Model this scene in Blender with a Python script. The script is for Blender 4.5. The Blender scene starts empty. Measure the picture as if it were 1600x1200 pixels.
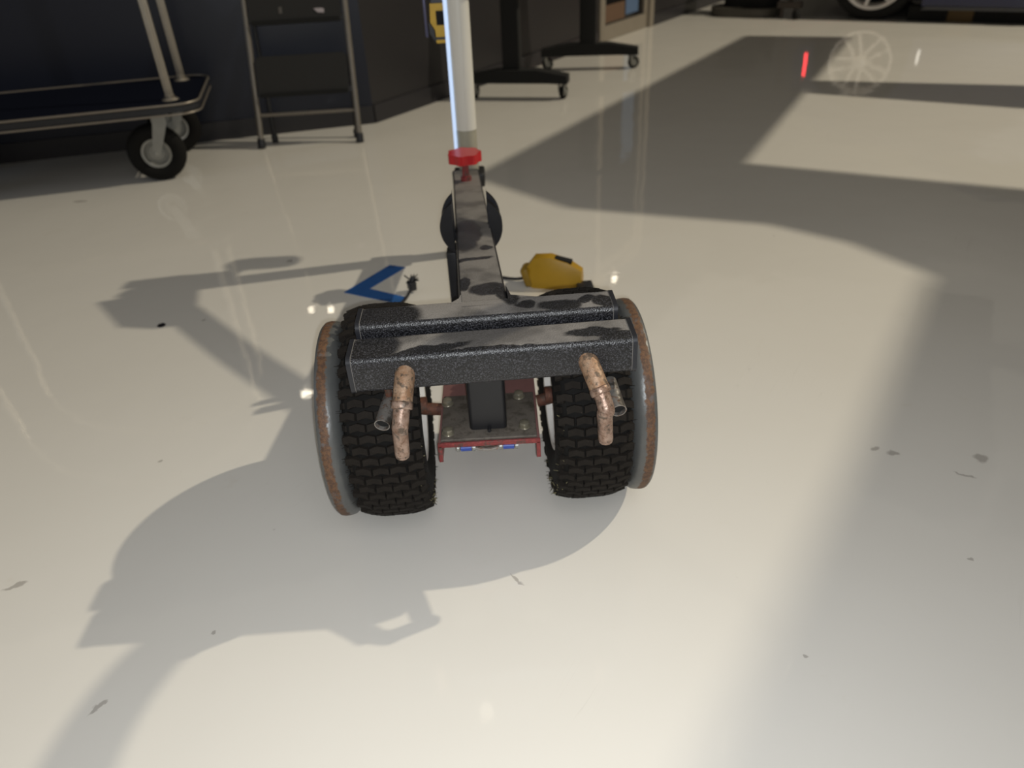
import bpy, bmesh, math, random
from mathutils import Vector, Matrix, Euler
random.seed(7)
sc = bpy.context.scene
COL = sc.collection
PI = math.pi
R = math.radians

# ------------------------------------------------------------------ camera
PITCH, ROLL, HGT = R(33.4), R(3.1), 1.02
Rt = Vector((1, 0, 0)); Fw = Vector((0, math.cos(PITCH), -math.sin(PITCH))); Dn = Vector((0, -math.sin(PITCH), -math.cos(PITCH)))
cx = Rt * math.cos(ROLL) + Dn * math.sin(ROLL)
cd = -Rt * math.sin(ROLL) + Dn * math.cos(ROLL)
cam = bpy.data.cameras.new('camera'); co = bpy.data.objects.new('camera', cam); COL.objects.link(co)
m = Matrix((cx, -cd, -Fw)).transposed().to_4x4(); m.translation = (0, 0, HGT)
co.matrix_world = m
cam.sensor_width = 36; cam.lens = 36 * 1150 / 1600; cam.clip_start = .02
cam.dof.use_dof = True; cam.dof.focus_distance = 1.12; cam.dof.aperture_fstop = 3.6
sc.camera = co
# ------------------------------------------------------------------ light
sc.view_settings.view_transform = 'Standard'; sc.view_settings.look = 'None'
sc.view_settings.gamma = 1; sc.view_settings.use_curve_mapping = False; sc.view_settings.exposure = 0.13
w = bpy.data.worlds.new('room_ambient'); sc.world = w; w.use_nodes = True
w.node_tree.nodes['Background'].inputs[0].default_value = (1.0, .90, .72, 1)
w.node_tree.nodes['Background'].inputs[1].default_value = .155
def lamp(name, loc, power, rad, col, kind='POINT'):
    l = bpy.data.lights.new(name, kind); l.energy = power; l.color = col
    l.shadow_soft_size = rad
    o = bpy.data.objects.new(name, l); o.location = loc; COL.objects.link(o); return o
lamp('high_bay_lamp', (8, 3.8, 7.6), 2120, .085, (1, .90, .70))          # the hall's lamp, from the right
lamp('camera_flash', (.012, -.005, 1.005), 39, .006, (.94, .975, 1))     # the phone's own light
# unseen small lamps added to make the glints in the polished floor
for p, e, r_ in (((-1.33, 4.00, 1.60), .45, .030), ((-1.17, 3.93, .97), .10, .020), ((-1.05, 3.95, .985), .10, .018), ((1.08, 6.65, 2.2), .45, .035),
                 ((3.63, 5.46, 3.1), .7, .05), ((4.64, 6.33, 3.1), .6, .05), ((-.25, 2.54, 2.9), .12, .05)):
    lamp('glint_lamp', p, e, r_, (1, .88, .68))
ol = bpy.data.lights.new('overhead_fill', 'AREA'); ol.energy = 12; ol.color = (.97, .98, 1); ol.size = 1.5  # unseen soft fill added to brighten the near floor
oo = bpy.data.objects.new('overhead_fill', ol); oo.location = (.4, -.9, 2.9); oo.rotation_euler = (R(14), 0, 0); COL.objects.link(oo)
dl = bpy.data.lights.new('side_blue_fill', 'AREA'); dl.energy = 6; dl.color = (.55, .72, 1); dl.shape = 'RECTANGLE'; dl.size = .7; dl.size_y = 1.5  # unseen bluish fill added from the left, no window behind it
do = bpy.data.objects.new('side_blue_fill', dl); do.location = (-4.6, 1.6, 1.7); do.rotation_euler = (Vector((-.1, 2.3, .6)) - Vector((-4.6, 1.6, 1.7))).to_track_quat('-Z', 'Y').to_euler(); COL.objects.link(do)

# ------------------------------------------------------------------ helpers
WM = {}
def link(o, parent=None, W=None):
    COL.objects.link(o)
    if parent is not None:
        o.parent = parent
        o.matrix_parent_inverse = WM[parent.name].inverted()
    WM[o.name] = W if W is not None else Matrix.Identity(4)
def thing(name, label, cat, loc=(0, 0, 0), rotz=0, group=None):
    o = bpy.data.objects.new(name, None); o.location = loc; o.rotation_euler = (0, 0, rotz); o.empty_display_size = .05
    COL.objects.link(o); WM[o.name] = Matrix.Translation(loc) @ Matrix.Rotation(rotz, 4, 'Z')
    o['label'] = label; o['category'] = cat
    if group: o['group'] = group
    return o
def tag(o, label, cat, group=None):
    o['label'] = label; o['category'] = cat
    if group: o['group'] = group
    return o
def obj(name, bm, mat, parent=None, W=None, smooth=False, bevel=0, seg=2):
    """mesh given in world coordinates, or in local ones with world matrix W"""
    if bevel:
        es = [e for e in bm.edges if len(e.link_faces) == 2 and e.calc_face_angle(0) > .6]
        bmesh.ops.bevel(bm, geom=es, offset=bevel, segments=seg, affect='EDGES', profile=.5, clamp_overlap=True)
    bmesh.ops.recalc_face_normals(bm, faces=bm.faces[:])
    me = bpy.data.meshes.new(name); bm.to_mesh(me); bm.free()
    if mat: me.materials.append(mat)
    if smooth or bevel:
        for p in me.polygons: p.use_smooth = True
        if not (smooth == 'all'):
            me.set_sharp_from_angle(angle=R(38 if not bevel else 50))
    o = bpy.data.objects.new(name, me)
    if W is not None: o.matrix_world = W; o.matrix_basis = W
    link(o, parent, W)
    return o
def struct(name, bm, mat, parent=None, **k):
    o = obj(name, bm, mat, parent, **k)
    if parent is None: o['kind'] = 'structure'
    return o
def NB(): return bmesh.new()
def box(bm, c, s, rot=None):
    """box centre c, size s, optional rotation matrix/euler"""
    M = Matrix.Translation(c)
    if rot is not None: M = M @ (Euler(rot).to_matrix().to_4x4() if not isinstance(rot, Matrix) else rot.to_4x4())
    bmesh.ops.create_cube(bm, size=1, matrix=M @ Matrix.Diagonal((*s, 1)))
    return bm
def bxm(a, b, mat=None):
    """box between two corners"""
    bm = NB(); return box(bm, [(p + q) / 2 for p, q in zip(a, b)], [abs(q - p) for p, q in zip(a, b)])
def cyl(bm, a, b, r, r2=None, n=24, caps=True):
    a = Vector(a); b = Vector(b); d = b - a
    q = d.to_track_quat('Z', 'Y').to_matrix().to_4x4()
    bmesh.ops.create_cone(bm, cap_ends=caps, segments=n, radius1=r, radius2=r if r2 is None else r2, depth=d.length,
                          matrix=Matrix.Translation((a + b) / 2) @ q)
    return bm
def tube(bm, pts, rads, n=14, caps=True, sub=6):
    """smooth round tube through points (Catmull-Rom)"""
    P = [Vector(p) for p in pts]
    if not isinstance(rads, (list, tuple)): rads = [rads] * len(P)
    if sub > 1 and len(P) > 2:
        Q, rr = [], []
        for i in range(len(P) - 1):
            p0 = P[max(i - 1, 0)]; p1 = P[i]; p2 = P[i + 1]; p3 = P[min(i + 2, len(P) - 1)]
            for k in range(sub):
                t = k / sub
                Q.append(.5 * ((2 * p1) + (-p0 + p2) * t + (2 * p0 - 5 * p1 + 4 * p2 - p3) * t * t + (-p0 + 3 * p1 - 3 * p2 + p3) * t ** 3))
                rr.append(rads[i] * (1 - t) + rads[i + 1] * t)
        Q.append(P[-1]); rr.append(rads[-1]); P, rads = Q, rr
    rings = []; up = None
    for i, p in enumerate(P):
        d = (P[min(i + 1, len(P) - 1)] - P[max(i - 1, 0)]).normalized()
        if up is None: up = Vector((0, 0, 1)) if abs(d.z) < .9 else Vector((1, 0, 0))
        x = d.cross(up).normalized(); up = x.cross(d).normalized()
        rings.append([bm.verts.new(p + rads[i] * (math.cos(2 * PI * k / n) * x + math.sin(2 * PI * k / n) * up)) for k in range(n)])
    for a, b in zip(rings, rings[1:]):
        for k in range(n): bm.faces.new((a[k], a[(k + 1) % n], b[(k + 1) % n], b[k]))
    if caps: bm.faces.new(rings[0][::-1]); bm.faces.new(rings[-1])
    return bm
def lathe(bm, prof, n=64, M=None, closed=False):
    """profile of (axial x, radius) about the local X axis"""
    M = M or Matrix.Identity(4); rings = []
    for x, r in prof:
        rings.append([bm.verts.new(M @ Vector((x, r * math.cos(2 * PI * k / n), r * math.sin(2 * PI * k / n)))) for k in range(n)])
    pr = list(zip(rings, rings[1:])) + ([(rings[-1], rings[0])] if closed else [])
    for a, b in pr:
        for k in range(n): bm.faces.new((a[k], a[(k + 1) % n], b[(k + 1) % n], b[k]))
    if not closed: bm.faces.new(rings[0][::-1]); bm.faces.new(rings[-1])
    return bm
def prism(bm, pts, z0, z1, M=None):
    M = M or Matrix.Identity(4)
    a = [bm.verts.new(M @ Vector((x, y, z0))) for x, y in pts]; b = [bm.verts.new(M @ Vector((x, y, z1))) for x, y in pts]
    n = len(pts)
    bm.faces.new(a[::-1]); bm.faces.new(b)
    for i in range(n): bm.faces.new((a[i], a[(i + 1) % n], b[(i + 1) % n], b[i]))
    return bm
def rrect(w, h, r, n=5):
    out = []
    for sx, sy, a0 in ((1, 1, 0), (-1, 1, 90), (-1, -1, 180), (1, -1, 270)):
        for k in range(n + 1):
            a = R(a0 + 90 * k / n); out.append((sx * (w / 2 - r) + r * math.cos(a), sy * (h / 2 - r) + r * math.sin(a)))
    return out

# ------------------------------------------------------------------ materials
class NT:
    def __init__(s, name):
        s.m = bpy.data.materials.new(name); s.m.use_nodes = True; s.t = s.m.node_tree
        s.b = s.t.nodes['Principled BSDF']; s._pos = None
    def n(s, typ, **k):
        x = s.t.nodes.new(typ)
        for a, v in k.items(): setattr(x, a, v)
        return x
    def l(s, a, b): s.t.links.new(a, b)
    def put(s, inp, v):
        if hasattr(v, 'is_output') or isinstance(v, bpy.types.NodeSocket): s.l(v, inp)
        else: inp.default_value = v
    def math(s, op, a, b=0.0, c=None, clamp=False):
        x = s.n('ShaderNodeMath', operation=op, use_clamp=clamp); s.put(x.inputs[0], a); s.put(x.inputs[1], b)
        if c is not None: s.put(x.inputs[2], c)
        return x.outputs[0]
    def vmath(s, op, a, b=None, out=0):
        x = s.n('ShaderNodeVectorMath', operation=op); s.put(x.inputs[0], a)
        if b is not None: s.put(x.inputs[1], b)
        return x.outputs[out]
    def obj(s): return s.n('ShaderNodeTexCoord').outputs['Object']
    def world(s): return s.n('ShaderNodeNewGeometry').outputs['Position']
    def noise(s, scale, detail=4, rough=.6, vec=None, dist=0):
        x = s.n('ShaderNodeTexNoise'); x.inputs['Scale'].default_value = scale; x.inputs['Detail'].default_value = detail
        x.inputs['Roughness'].default_value = rough; x.inputs['Distortion'].default_value = dist
        s.l(vec if vec is not None else s.world(), x.inputs['Vector']); return x.outputs['Fac']
    def step(s, v, a, b):
        x = s.n('ShaderNodeMapRange', interpolation_type='SMOOTHSTEP'); s.put(x.inputs[0], v)
        x.inputs[1].default_value = a; x.inputs[2].default_value = b; return x.outputs[0]
    def mix(s, f, a, b):
        x = s.n('ShaderNodeMix', data_type='RGBA'); s.put(x.inputs[0], f)
        for i, v in ((6, a), (7, b)): s.put(x.inputs[i], (*v, 1) if isinstance(v, tuple) and len(v) == 3 else v)
        return x.outputs[2]
    def bump(s, h, st, dist=.002, prev=None):
        x = s.n('ShaderNodeBump'); x.inputs['Strength'].default_value = st; x.inputs['Distance'].default_value = dist
        s.l(h, x.inputs['Height'])
        if prev is not None: s.l(prev, x.inputs['Normal'])
        s.l(x.outputs[0], s.b.inputs['Normal']); return x.outputs[0]
    def set(s, col=None, rough=None, metal=None, **k):
        if col is not None: s.put(s.b.inputs['Base Color'], (*col, 1) if isinstance(col, tuple) and len(col) == 3 else col)
        if rough is not None: s.put(s.b.inputs['Roughness'], rough)
        if metal is not None: s.put(s.b.inputs['Metallic'], metal)
        for a, v in k.items(): s.put(s.b.inputs[a.replace('_', ' ')], v)
        return s.m
    def ellipses(s, vec, L, soft=.25):
        """max of soft ellipses (x, y, rx, ry, rot) measured in the plane of vec's x and y"""
        acc = None
        for x, y, rx, ry, a in L:
            d = s.vmath('SUBTRACT', vec, (x, y, 0)); ro = s.n('ShaderNodeVectorRotate', rotation_type='Z_AXIS')
            s.l(d, ro.inputs['Vector']); ro.inputs['Angle'].default_value = -a
            ln = s.vmath('LENGTH', s.vmath('MULTIPLY', ro.outputs[0], (1 / rx, 1 / ry, 0)), out=1)
            e = s.step(ln, 1 + soft, 1 - soft)
            acc = e if acc is None else s.math('MAXIMUM', acc, e)
        return acc
def plain(name, col, rough=.5, metal=0, var=.12, scale=30, bump=0, bscale=200, **k):
    t = NT(name); f = t.noise(scale)
    c = t.mix(f, tuple(x * (1 - var) for x in col), tuple(min(1, x * (1 + var)) for x in col))
    if bump: t.bump(t.noise(bscale, 2), bump, .001)
    return t.set(c, rough, metal, **k)
M = {}
def floor_mat():
    t = NT('glossy_epoxy_floor'); W = t.world()
    n1 = t.noise(.9, 5); c = t.mix(n1, (.72, .69, .635), (.79, .765, .72))
    c = t.mix(t.math('MULTIPLY', t.step(t.noise(7, 6, .7), .62, .8), .25), c, (.62, .55, .44))
    # fine scattered dirt and scratches
    v = t.n('ShaderNodeTexVoronoi', feature='F1'); v.inputs['Scale'].default_value = 7; t.l(W, v.inputs['Vector'])
    warp = t.math('ADD', v.outputs['Distance'], t.math('MULTIPLY', t.noise(90, 2), .03))
    sp = t.math('MULTIPLY', t.step(warp, .042, .022), t.step(t.noise(2.3, 2), .5, .62))
    sp = t.math('MULTIPLY', sp, .6)
    wv = t.vmath('MULTIPLY', W, (1, .06, 1)); ro = t.n('ShaderNodeVectorRotate', rotation_type='Z_AXIS'); t.l(wv, ro.inputs[0])
    r2 = t.n('ShaderNodeVectorRotate', rotation_type='Z_AXIS'); t.l(W, r2.inputs[0]); r2.inputs['Angle'].default_value = .6
    scn = t.noise(26, 2, .5, t.vmath('MULTIPLY', r2.outputs[0], (1, .05, 1)))
    scr = t.math('MULTIPLY', t.step(t.math('ABSOLUTE', t.math('SUBTRACT', scn, .5)), .004, .0), t.step(t.noise(2.1, 2), .55, .7))
    c = t.mix(t.math('MULTIPLY', scr, .16), c, (.35, .31, .27))
    c = t.mix(sp, c, (.14, .11, .09))
    jit = t.vmath('ADD', W, t.vmath('MULTIPLY', t.n('ShaderNodeTexNoise').outputs['Color'], (0, 0, 0)))
    nz = t.n('ShaderNodeTexNoise'); nz.inputs['Scale'].default_value = 60; t.l(W, nz.inputs['Vector'])
    jit = t.vmath('ADD', W, t.vmath('MULTIPLY', t.vmath('SUBTRACT', nz.outputs['Color'], (.5, .5, .5)), (.018, .018, 0)))
    st = [(-.53, .83, .006, .004, 0), (-.80, 1.31, .007, .004, .3), (-.94, .96, .02, .005, .5), (.77, 1.22, .010, .006, .4), (.80, 1.20, .012, .008, 0),
          (.97, 1.17, .014, .013, .2), (-.75, 2.4, .010, .012, 0), (.44, .72, .004, .004, 0), (-.01, .91, .018, .003, 2.2),
          (-1.84, 3.18, .03, .012, 0), (-.67, .7, .016, .004, .9), (-.92, 1.99, .006, .006, 0), (.91, 1.12, .02, .003, -.6), (.80, .9, .004, .004, 0), (-.2, 1.86, .004, .004, 0)]
    st2 = t.ellipses(jit, st, .3); c = t.mix(t.math('MULTIPLY', st2, .5), c, (.20, .17, .15))
    blk = t.ellipses(jit, [(-1.04, 1.97, .012, .014, 0)], .2); c = t.mix(blk, c, (.02, .018, .02))
    t.bump(t.noise(3.2, 3, .5), .10, .02, t.bump(t.noise(45, 2), .03, .002))
    return t.set(c, t.math('ADD', t.math('MULTIPLY', t.noise(2, 4), .03), .018), 0, IOR=1.55)
M['floor'] = floor_mat()
def bar_mat(dirt):
    """black hammered powder coat, dust lying on the faces that look up, wiped patches in it"""
    t = NT('hammered_black_powder_coat'); W = t.world()
    sp = t.noise(430, 2, .6)
    base = t.mix(t.step(sp, .47, .68), (.003, .0032, .0045), (.062, .062, .072))
    nz = t.n('ShaderNodeTexNoise'); nz.inputs['Scale'].default_value = 28; nz.inputs['Detail'].default_value = 4; t.l(W, nz.inputs['Vector'])
    jit = t.vmath('ADD', W, t.vmath('MULTIPLY', t.vmath('SUBTRACT', nz.outputs['Color'], (.5, .5, .5)), (.022, .03, 0)))
    geo = t.n('ShaderNodeNewGeometry'); sx = t.n('ShaderNodeSeparateXYZ'); t.l(geo.outputs['Normal'], sx.inputs[0])
    up = t.step(sx.outputs['Z'], .86, .985)
    wiped = t.ellipses(jit, dirt, .16)
    soft = t.step(t.noise(11, 3, .5), .36, .56)
    dust = t.math('MULTIPLY', up, t.math('SUBTRACT', 1, t.math('MULTIPLY', wiped, .96)))
    dust = t.math('MULTIPLY', dust, t.math('ADD', .5, t.math('MULTIPLY', soft, .45)))
    dc = t.mix(t.noise(420, 3, .8), (.14, .131, .123), (.31, .288, .27))
    c = t.mix(dust, base, dc)
    edge = t.math('MULTIPLY', t.step(t.noise(160, 3), .62, .7), .25)
    t.bump(t.noise(380, 2, .5), .8, .0014)
    return t.set(c, t.math('ADD', .33, t.math('MULTIPLY', dust, .5)), 0, Specular_IOR_Level=.6)
wiped = [(-.032, 1.185, .035, .035, .35), (-.077, 1.22, .013, .04, 0), (.000, 1.145, .018, .045, .2), (-.085, 1.56, .034, .13, 0), (-.072, 1.37, .045, .010, .25),
         (-.04, 1.45, .012, .02, 0), (-.11, 1.30, .012, .04, 0),
         (.087, 1.090, .037, .018, .1), (.132, 1.103, .018, .014, .3), (.161, 1.095, .018, .022, .4), (.03, 1.100, .02, .012, .1), (-.205, 1.085, .060, .05, .1),
         (-.22, 1.015, .045, .04, .1), (-.13, .999, .07, .012, .2), (.134, 1.024, .05, .012, .1), (.17, 1.004, .03, .02, 0), (-.03, .992, .09, .006, .0)]
M['bar'] = bar_mat(wiped)
M['black_metal'] = plain('satin_black_metal', (.013, .013, .015), .42, bump=.1)
M['black_cap'] = plain('black_plastic_cap', (.017, .018, .023), .38)
M['seam'] = plain('dusty_seam', (.16, .15, .14), .6)
M['rubber'] = plain('tyre_rubber', (.006, .0055, .005), .85, bump=.4, bscale=120, Specular_IOR_Level=.25)
M['void'] = plain('dark_inside', (.006, .006, .006), .9)
def lug_mat():
    t = NT('dusty_tread_rubber'); n = t.noise(60, 4); c = t.mix(n, (.008, .0065, .0055), (.021, .017, .0135))
    c = t.mix(t.math('MULTIPLY', t.step(t.noise(260, 2), .70, .76), .5), c, (.09, .07, .055))
    t.bump(t.noise(400, 2), .3, .0008); return t.set(c, .85, 0, Specular_IOR_Level=.2)
M['lug'] = lug_mat()
def rust_mat(name, a, b, c3, metal=.35, rough=.5, sc_=60):
    t = NT(name); n = t.noise(sc_, 5, .7); c = t.mix(t.step(n, .35, .62), a, b)
    c = t.mix(t.step(t.noise(sc_ * 3.2, 4, .7), .52, .66), c, c3)
    c = t.mix(t.math('MULTIPLY', t.step(t.noise(sc_ * 1.3, 3), .52, .64), .75), c, (.065, .055, .043))
    t.bump(t.noise(sc_ * 5, 3), .5, .0012); return t.set(c, rough, metal)
M['rust_pin'] = rust_mat('rusted_pin_steel', (.25, .155, .11), (.40, .285, .225), (.17, .095, .06), .4, .36)
M['rust_pin_dull'] = rust_mat('rusted_sleeve_steel', (.30, .165, .09), (.40, .27, .18), (.17, .12, .08), .3, .5)
M['rust_axle'] = rust_mat('rusty_axle', (.12, .045, .025), (.08, .03, .02), (.16, .07, .04), .2, .7)
M['steel'] = rust_mat('bare_steel_tube', (.33, .31, .29), (.42, .39, .36), (.30, .17, .11), .7, .35, 40)
def plate_mat():
    t = NT('grey_paint_with_rusted_rim'); o = t.n('ShaderNodeTexCoord').outputs['Object']
    s_ = t.n('ShaderNodeSeparateXYZ'); t.l(o, s_.inputs[0])
    rad = t.vmath('LENGTH', t.vmath('MULTIPLY', o, (0, 1, 1)), out=1)
    x = t.math('ADD', s_.outputs['X'], t.math('MULTIPLY', t.math('SUBTRACT', t.noise(90, 4, .7, o), .5), .016))
    band = t.math('MULTIPLY', t.step(x, -.002, .0015), t.step(x, .017, .0135))
    band = t.math('MULTIPLY', band, t.step(rad, .176, .181))
    n = t.noise(130, 5, .75, o)
    rust = t.mix(t.step(n, .4, .6), (.08, .044, .028), (.155, .078, .038))
    rust = t.mix(t.step(t.noise(60, 3, .6, o), .55, .7), rust, (.12, .10, .095))
    g = t.mix(t.noise(25, 4, .6, o), (.085, .09, .09), (.145, .145, .14))
    c = t.mix(band, g, rust)
    t.bump(n, .35, .0012)
    return t.set(c, t.math('ADD', .36, t.math('MULTIPLY', band, .3)), t.math('MULTIPLY', t.math('SUBTRACT', 1, band), .25))
M['plate'] = plate_mat()
M['red'] = rust_mat('worn_red_paint', (.25, .035, .035), (.20, .035, .035), (.33, .06, .055), 0, .45)
M['pink_red'] = plain('dusty_red_paint', (.20, .095, .088), .6)
M['plate_grey'] = rust_mat('dusty_grey_mount_plate', (.115, .10, .085), (.145, .125, .105), (.09, .075, .06), .1, .6, 30)
M['bolt'] = plain('yellow_zinc_bolt', (.40, .37, .29), .38, .75, scale=300)
M['white'] = plain('white_painted_metal', (.72, .70, .66), .4, scale=60)
M['white_pipe'] = plain('off_white_plastic_pipe', (.72, .70, .64), .35, var=.05, scale=12)
M['pipe_cuff'] = plain('beige_pipe_cuff', (.36, .34, .27), .4)

M['knob'] = plain('glossy_red_plastic', (.50, .012, .016), .28, var=.1)
M['blue_plastic'] = plain('blue_plastic', (.03, .07, .35), .4)
M['yellow'] = plain('yellow_plastic', (.42, .24, .010), .42, var=.1)
M['tool_yellow'] = plain('bright_yellow_plastic', (.60, .36, .02), .45)
M['yellow_dark'] = plain('dark_amber_plastic', (.26, .155, .012), .5)  # darker amber for the adapter's end block
def tape_mat():
    t = NT('blue_masking_tape'); n = t.noise(40, 4); c = t.mix(n, (.012, .085, .30), (.025, .13, .40))
    c = t.mix(t.math('MULTIPLY', t.step(t.noise(32, 3, .5), .62, .68), .8), c, (.008, .04, .14)); return t.set(c, .6)
M['tape'] = tape_mat()
M['wall'] = plain('dark_navy_wall_paint', (.0075, .0105, .024), .35, var=.10, scale=3, bump=.15, bscale=90)
M['wall_warm_lit'] = plain('warm_lit_navy_wall_paint', (.021, .0195, .0215), .4, var=.10, scale=3, bump=.15, bscale=90)  # the navy wall paint, greyed to imitate warm lamp light on it
M['base'] = plain('charcoal_baseboard', (.022, .021, .025), .35)
M['panel_grey'] = plain('grey_shadow_panel', (.12, .115, .11), .8)
M['trim'] = plain('grey_beige_door_paint', (.24, .21, .17), .5, scale=8)
M['glass'] = plain('dark_door_glass', (.015, .014, .014), .08)
M['brown'] = plain('brown_paper', (.13, .075, .045), .6)
M['blueish'] = plain('pale_blue_sheet', (.09, .15, .27), .5)
M['chrome'] = plain('brushed_champagne_metal', (.45, .41, .35), .32, .8)
M['zinc'] = plain('zinc_plated_steel', (.30, .30, .28), .42, .55)
M['edge_metal'] = plain('dull_bronze_edging', (.26, .23, .195), .4, .6)
M['carpet'] = plain('dark_navy_carpet', (.002, .0035, .011), .95, scale=200, Specular_IOR_Level=.1)
M['alu'] = plain('dull_aluminium', (.21, .19, .165), .42, .5)
M['step'] = plain('black_ribbed_tread', (.014, .013, .012), .7)
M['label'] = plain('scuffed_white_sticker', (.45, .40, .42), .6)
M['olive'] = plain('grey_olive_plastic', (.055, .05, .04), .55)
M['car_blue'] = plain('deep_blue_car_paint', (.006, .010, .06), .25, 0, Coat_Weight=.6)
M['alloy'] = plain('silver_alloy', (.80, .76, .72), .35, .25)
M['car_glass'] = plain('tinted_glass', (.01, .012, .014), .05)
M['grass'] = plain('dry_grass', (.17, .15, .08), .9, scale=300)
def emit(name, col, st):
    t = NT(name); return t.set(col, .4, 0, Emission_Color=(*col, 1), Emission_Strength=st)
M['edge_glow'] = emit('pale_blue_edge_glow', (.58, .73, 1), .58)  # brightness of the pole's left edge put in as emission
M['red_light'] = emit('red_lamp_lens', (1, .04, .05), 4)
M['white_glint'] = emit('white_glint_glow', (1, .97, .9), .7)

# ------------------------------------------------------------------ setting
struct('floor', bxm((-6, -2.5, -.1), (13, 13.2, 0)), M['floor'])
def wall(name, a, b, h, mat, t=.1, z0=0, parent=None):
    """upright slab from a to b, its room side on the line, thickness to the left of a->b"""
    a = Vector((*a, 0)); b = Vector((*b, 0)); d = (b - a).normalized(); n = Vector((-d.y, d.x, 0)) * t
    bm = NB(); prism(bm, [(p.x, p.y) for p in (a, b, b + n, a + n)], z0, h)
    return struct(name, bm, mat, parent)
A0 = Vector((-6, 3.53)); A1 = Vector((-.69, 4.29)); A2 = Vector((2.72, 9.12)); A3 = Vector((12.8, 7.6))
# wall_left keeps to the measured line (-2.57,3.86)-(-.69,4.29)
A0 = A1 + (Vector((-2.57, 3.86)) - A1) * 2.7
wall('wall_left', A0, A1, 3.4, M['wall'])
wd = (A2 - A1).normalized()
D0 = A1 + wd * 2.72; D1 = A1 + wd * 3.62           # the doorway in the long wall
wr = wall('wall_back', A1, D0, 3.4, M['wall_warm_lit'])
wall('wall_back', D1, A2, 3.4, M['wall_warm_lit'])
wall('wall_back', D0, D1, 3.4, M['wall_warm_lit'], z0=2.1)
wall('wall_right', A2, A3, 3.4, M['wall_warm_lit'])
def skirting(name, a, b):
    d = (b - a).normalized(); n = Vector((d.y, -d.x)) * .012
    bm = NB(); prism(bm, [tuple(p) for p in (a + n, b + n, b, a)], 0, .095); struct(name, bm, M['base'], bevel=.003)
skirting('baseboard_left', A0, A1); skirting('baseboard_back', A1, D0 - wd * .07); skirting('baseboard_back', D1 + wd * .07, A2)
# door in the long wall: frame, leaf, pane with sheets behind it
def along(u, off, z):
    n = Vector((wd.y, -wd.x)); p = A1 + wd * u + n * off; return (p.x, p.y, z)
Rz = Matrix.Rotation(math.atan2(wd.y, wd.x), 3, 'Z')
def slab(u0, u1, o0, o1, z0, z1, bm=None):
    bm = bm or NB(); return box(bm, along((u0 + u1) / 2, (o0 + o1) / 2, (z0 + z1) / 2), (u1 - u0, abs(o1 - o0), z1 - z0), Rz)
bm = NB(); slab(2.66, 2.74, -.09, .02, 0, 2.16, bm); slab(3.60, 3.68, -.09, .02, 0, 2.16, bm); slab(2.74, 3.60, -.09, .02, 2.08, 2.16, bm)
dr = struct('door_1', slab(2.74, 3.60, -.05, -.01, .002, .115), M['trim'])
obj('door_frame', bm, M['trim'], dr, bevel=.004)
bm = NB(); slab(2.74, 2.80, -.05, -.01, .115, 2.08, bm); slab(3.54, 3.60, -.05, -.01, .115, 2.08, bm); slab(2.80, 3.54, -.05, -.01, 1.98, 2.08, bm)
obj('door_leaf', bm, M['trim'], dr, bevel=.003)
obj('door_pane', slab(2.80, 3.54, -.04, -.03, .115, 1.98), M['glass'], dr)
obj('notice_sheet', slab(2.83, 3.18, -.03, -.026, .13, .26), M['brown'], dr)
obj('notice_sheet', slab(3.20, 3.44, -.03, -.026, .15, 1.1), M['blueish'], dr)
# unseen panels added in the lamp's path to shade the floor on the right
LP = Vector((8, 3.8, 7.6))
def add_shadow_panel(pts, z, t=.05):
    k = z / LP.z; q = [(x + (LP.x - x) * k, y + (LP.y - y) * k) for x, y in pts]
    bm = NB(); prism(bm, q, z, z + t); struct('shadow_panel', bm, M['panel_grey'])
add_shadow_panel([(-.06, 3.23), (2.1, 6.48), (2.78, 6.18), (1.08, 3.21), (.62, 2.66), (.32, 2.78)], 2.0)
add_shadow_panel([(1.99, 4.74), (3.2, 4.26), (5.5, 3.2), (5.4, 2.55), (2.9, 3.75), (1.85, 4.43)], 1.8)
add_shadow_panel([(1.08, 3.21), (2.02, 2.70), (4, 1.6), (4, -.5), (1.9, 1.0), (1.36, 2.04), (1.22, 2.31), (1.01, 2.51), (.62, 2.66)], 2.1)
add_shadow_panel([(1.36, 2.04), (1.95, 1.1), (4, -.6), (2.6, -2.5), (-.9, -1.3), (.29, .55), (.79, 1.22)], 3.0)

# ------------------------------------------------------------------ the dolly
YAW = R(3.16)
dolly = thing('trailer_dolly', 'two-wheeled black trailer dolly with turf tires, rusted pins and a tall white pole', 'dolly', (-.052, 1.183, 0))
AX = Matrix.Translation((-.052, 1.183, .205)) @ Matrix.Rotation(YAW, 4, 'Z')
RT, TW = .205, .133
def lug_mesh():
    bm = NB(); w, h, k, z = .0133, .0060, .0030, .0066   # half width (x), half length (y), chevron kink, height
    top = [(-w, -h - k * .2), (0, -h + k), (w, -h - k * .2), (w, h - k * .2), (0, h + k), (-w, h - k * .2)]
    a = [bm.verts.new((x * 1.06, y * 1.12, -.004)) for x, y in top]; b = [bm.verts.new((x, y, z)) for x, y in top]
    bm.faces.new((b[0], b[1], b[4], b[5])); bm.faces.new((b[1], b[2], b[3], b[4]))
    for i in range(6): bm.faces.new((a[i], a[(i + 1) % 6], b[(i + 1) % 6], b[i]))
    bmesh.ops.recalc_face_normals(bm, faces=bm.faces[:])
    return bm
lb = lug_mesh(); LUG = bpy.data.meshes.new('tread_lug'); lb.to_mesh(LUG); LUG.materials.append(M['lug'])
CAR = .1975
def crown(x): return CAR - 4.2 * max(0, abs(x) - .015) ** 2
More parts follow.
